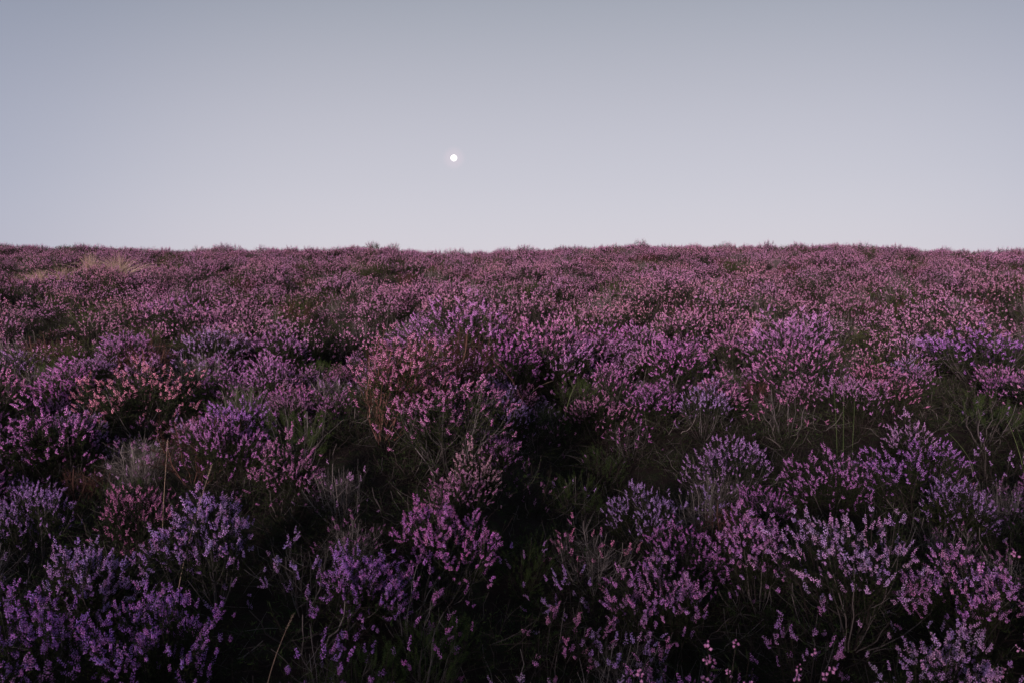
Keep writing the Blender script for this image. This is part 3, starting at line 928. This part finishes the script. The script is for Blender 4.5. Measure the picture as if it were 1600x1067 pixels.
GRASS_GROUP = 'single grass stalks among the heather'
def stalk(top, foot, dist, label, mat, w=.0011, bend=(0, 0, .06), head=.0, tint=.6, name='grass_stalk'):
    """top and foot are picture positions; the foot is where it vanishes among the heather: it goes on to the soil below"""
    gx, gy = locate(*foot, .16)
    dist = math.hypot(gx, gy)
    P2 = to_point(*top, dist); Pm = to_point(*foot, dist)
    P0 = np.array([gx, gy, float(ground_height(gx, gy)) - .02])
    P1 = Pm * .9 + (P0 + P2) * .05 + np.array(bend)
    s, c = blade_soup((P0, P1, P2), w * 1.45, tint, 14)
    o_root = Vector(P0)
    v, t, cc, m = s.arrays()
    me = mesh_from('blade', v - P0, t, [mat], m, cc)
    root = bpy.data.objects.new(name, None); COL.objects.link(root); root.location = o_root
    ob = bpy.data.objects.new('stem', me); COL.objects.link(ob); ob.parent = root
    if head:
        s2 = Soup(); seed_head(s2, c - P0, head, tint=tint + .15)
        oh = bpy.data.objects.new('seed_head', s2.build('seed_head', [mat])); COL.objects.link(oh); oh.parent = root
    root['label'] = label; root['category'] = 'grass'; root['group'] = GRASS_GROUP
    return root

stalk((262, 688), (251, 828), 1.95, 'upright straw-coloured grass stalk before the rose-tinted bush on the left', M_STRAW, .0016, (0, 0, .0), .05)
stalk((330, 728), (272, 915), 1.75, 'long curved straw-coloured grass stalk with drooping head in the left foreground', M_STRAW, .0016, (-.02, 0, -.03), .04)
stalk((457, 962), (405, 1064), 1.25, 'pinkish dry grass stalk at the bottom edge, left of centre', M_STRAW, .0014, (0, 0, .0), .045, .35)
stalk((846, 508), (866, 582), 4.4, 'tallest thin green grass blade leaning left at the picture centre', M_BLADE, .0018, (0, 0, 0), .03, .8)
stalk((826, 548), (868, 582), 4.2, 'green grass blade bent low to the left at the picture centre', M_BLADE, .0020, (0, 0, .02), 0, .8)
stalk((868, 520), (878, 570), 4.5, 'thin green grass blade just right of the tallest one at the centre', M_BLADE, .0016, (0, 0, 0), .03, .7)
stalk((881, 532), (876, 575), 4.5, 'short grass stalk with a straw seed head at the picture centre', M_STRAW, .0014, (0, 0, 0), .06, .5)
stalk((806, 560), (780, 598), 3.9, 'pale green grass blade leaning right, left of the central dark hollow', M_BLADE, .0018, (0, 0, 0), 0, 1.0)
stalk((899, 600), (882, 632), 3.6, 'pale green grass blade rising inside the central dark hollow', M_BLADE, .0018, (0, 0, 0), 0, 1.0)
stalk((862, 595), (818, 607), 3.7, 'nearly flat straw-coloured grass blade across the central dark hollow', M_STRAW, .0018, (0, 0, .0), .05, .7)
stalk((1318, 588), (1318, 706), 2.9, 'tallest of three upright green grass stalks in the right middle ground', M_BLADE, .0014, (0, 0, 0), .04, .7)
stalk((1337, 602), (1332, 690), 2.9, 'rightmost of three upright green grass stalks in the right middle ground', M_BLADE, .0013, (0, 0, 0), .03, .6)
stalk((1303, 606), (1309, 692), 2.95, 'leftmost of three upright green grass stalks in the right middle ground', M_BLADE, .0013, (0, 0, 0), .04, .6)
stalk((1411, 508), (1416, 566), 4.6, 'short straw-coloured grass stalk left of the bright violet mound', M_STRAW, .0018, (0, 0, 0), .03, .6)
stalk((1574, 656), (1604, 724), 2.6, 'bright green grass blade leaning in from the right edge', M_BLADE, .0017, (0, 0, 0), 0, .9)
stalk((1588, 668), (1612, 720), 2.55, 'second green grass blade at the right edge, shorter and behind the bright one', M_BLADE, .0015, (0, 0, 0), 0, .6)
stalk((1478, 672), (1528, 716), 2.7, 'thin grey-green grass blade leaning left over the right-hand dark hollow', M_BLADE, .0013, (0, 0, 0), 0, .8)

def tuft(u, v, dist_h, nblades, spread, height, label, mat=M_STRAW, seed=0):
    g = np.random.default_rng(seed)
    x, y = locate(u, v, dist_h)
    s = Soup()
    a = g.uniform(0, 6.28, nblades); lean = np.abs(g.normal(0, 1, nblades)) * spread
    L = height * g.uniform(.6, 1.1, nblades)
    p0 = np.stack([g.normal(0, .06, nblades), g.normal(0, .06, nblades), np.full(nblades, -.02)], 1)
    out = np.stack([np.cos(a), np.sin(a), np.zeros(nblades)], 1)
    p1 = p0 + out * lean[:, None] * .35 + np.array([0, 0, 1.0]) * L[:, None] * .75
    p2 = p0 + out * lean[:, None] * 1.2 + np.array([0, 0, 1.0]) * (L * (1 - .35 * np.clip(lean / spread, 0, 2) / 2))[:, None]
    tubes(s, bezier(p0, p1, p2, 7), np.linspace(.0075, .0018, 7)[None] * np.ones((nblades, 1)), 3, g.uniform(.3, 1, nblades))
    root = bpy.data.objects.new('grass_tuft', None); COL.objects.link(root)
    root.location = (x, y, float(ground_height(x, y)))
    ob = bpy.data.objects.new('blades', s.build('blades', [mat])); COL.objects.link(ob); ob.parent = root; ob['kind'] = 'stuff'
    root['label'] = label; root['category'] = 'grass'; root['group'] = 'straw grass tufts on the left slope'
    return root
tuft(140, 416, .5, 120, .26, .95, 'upright tuft of pale straw grass on the upper left slope', seed=1)
tuft(186, 417, .5, 150, .50, .90, 'fanned tuft of pale straw grass, rightmost on the upper left slope', seed=2)
tuft(100, 421, .45, 110, .30, .55, 'thin low tuft of straw grass left of the upright tuft', seed=3)
tuft(62, 424, .45, 110, .35, .50, 'low straw grass tuft between the left edge and the taller tufts', seed=4)
tuft(28, 426, .45, 80, .35, .45, 'leftmost low straw grass tuft beside the left edge', seed=5)

# ------------------------------------------------------------------ moon
MD = 4000.0
mr_ = MD * math.tan(4.9 / FPX)
M_MOON, mnt, mp = material('moonlit_disc')
mp.inputs['Base Color'].default_value = (.8, .78, .74, 1)
mp.inputs['Emission Color'].default_value = (1.0, .985, .95, 1)
mp.inputs['Emission Strength'].default_value = 0.71
mno = mnt.nodes.new('ShaderNodeTexNoise'); mno.inputs['Scale'].default_value = 2.2
mtc = mnt.nodes.new('ShaderNodeTexCoord'); mnt.links.new(mtc.outputs['Generated'], mno.inputs['Vector'])
mra = ramp_node(mnt, [(.35, (.98, .90, .86)), (.65, (1.0, .95, .91))])
mnt.links.new(mno.outputs['Fac'], mra.inputs[0]); mnt.links.new(mra.outputs[0], mp.inputs['Emission Color'])
nl, nlo = 24, 48
th = np.linspace(0, math.pi, nl + 1); lo = np.arange(nlo) / nlo * 2 * math.pi
TH, LO = np.meshgrid(th, lo, indexing='ij')
mv = np.stack([np.sin(TH) * np.cos(LO), np.sin(TH) * np.sin(LO), np.cos(TH)], -1).reshape(-1, 3) * mr_
i = np.arange(nl)[:, None]; j = np.arange(nlo)[None]
a0 = i * nlo + j; a1 = i * nlo + (j + 1) % nlo
mt = np.concatenate([np.stack([a0, a0 + nlo, a1], -1).reshape(-1, 3), np.stack([a1, a0 + nlo, a1 + nlo], -1).reshape(-1, 3)])
moon = bpy.data.objects.new('moon', mesh_from('moon', mv, mt, [M_MOON]))
moon.location = Vector((0, 0, EYE)) + MOON_DIR * MD
COL.objects.link(moon)
moon['label'] = 'small bright round white moon in the pale dusk sky'
moon['category'] = 'moon'
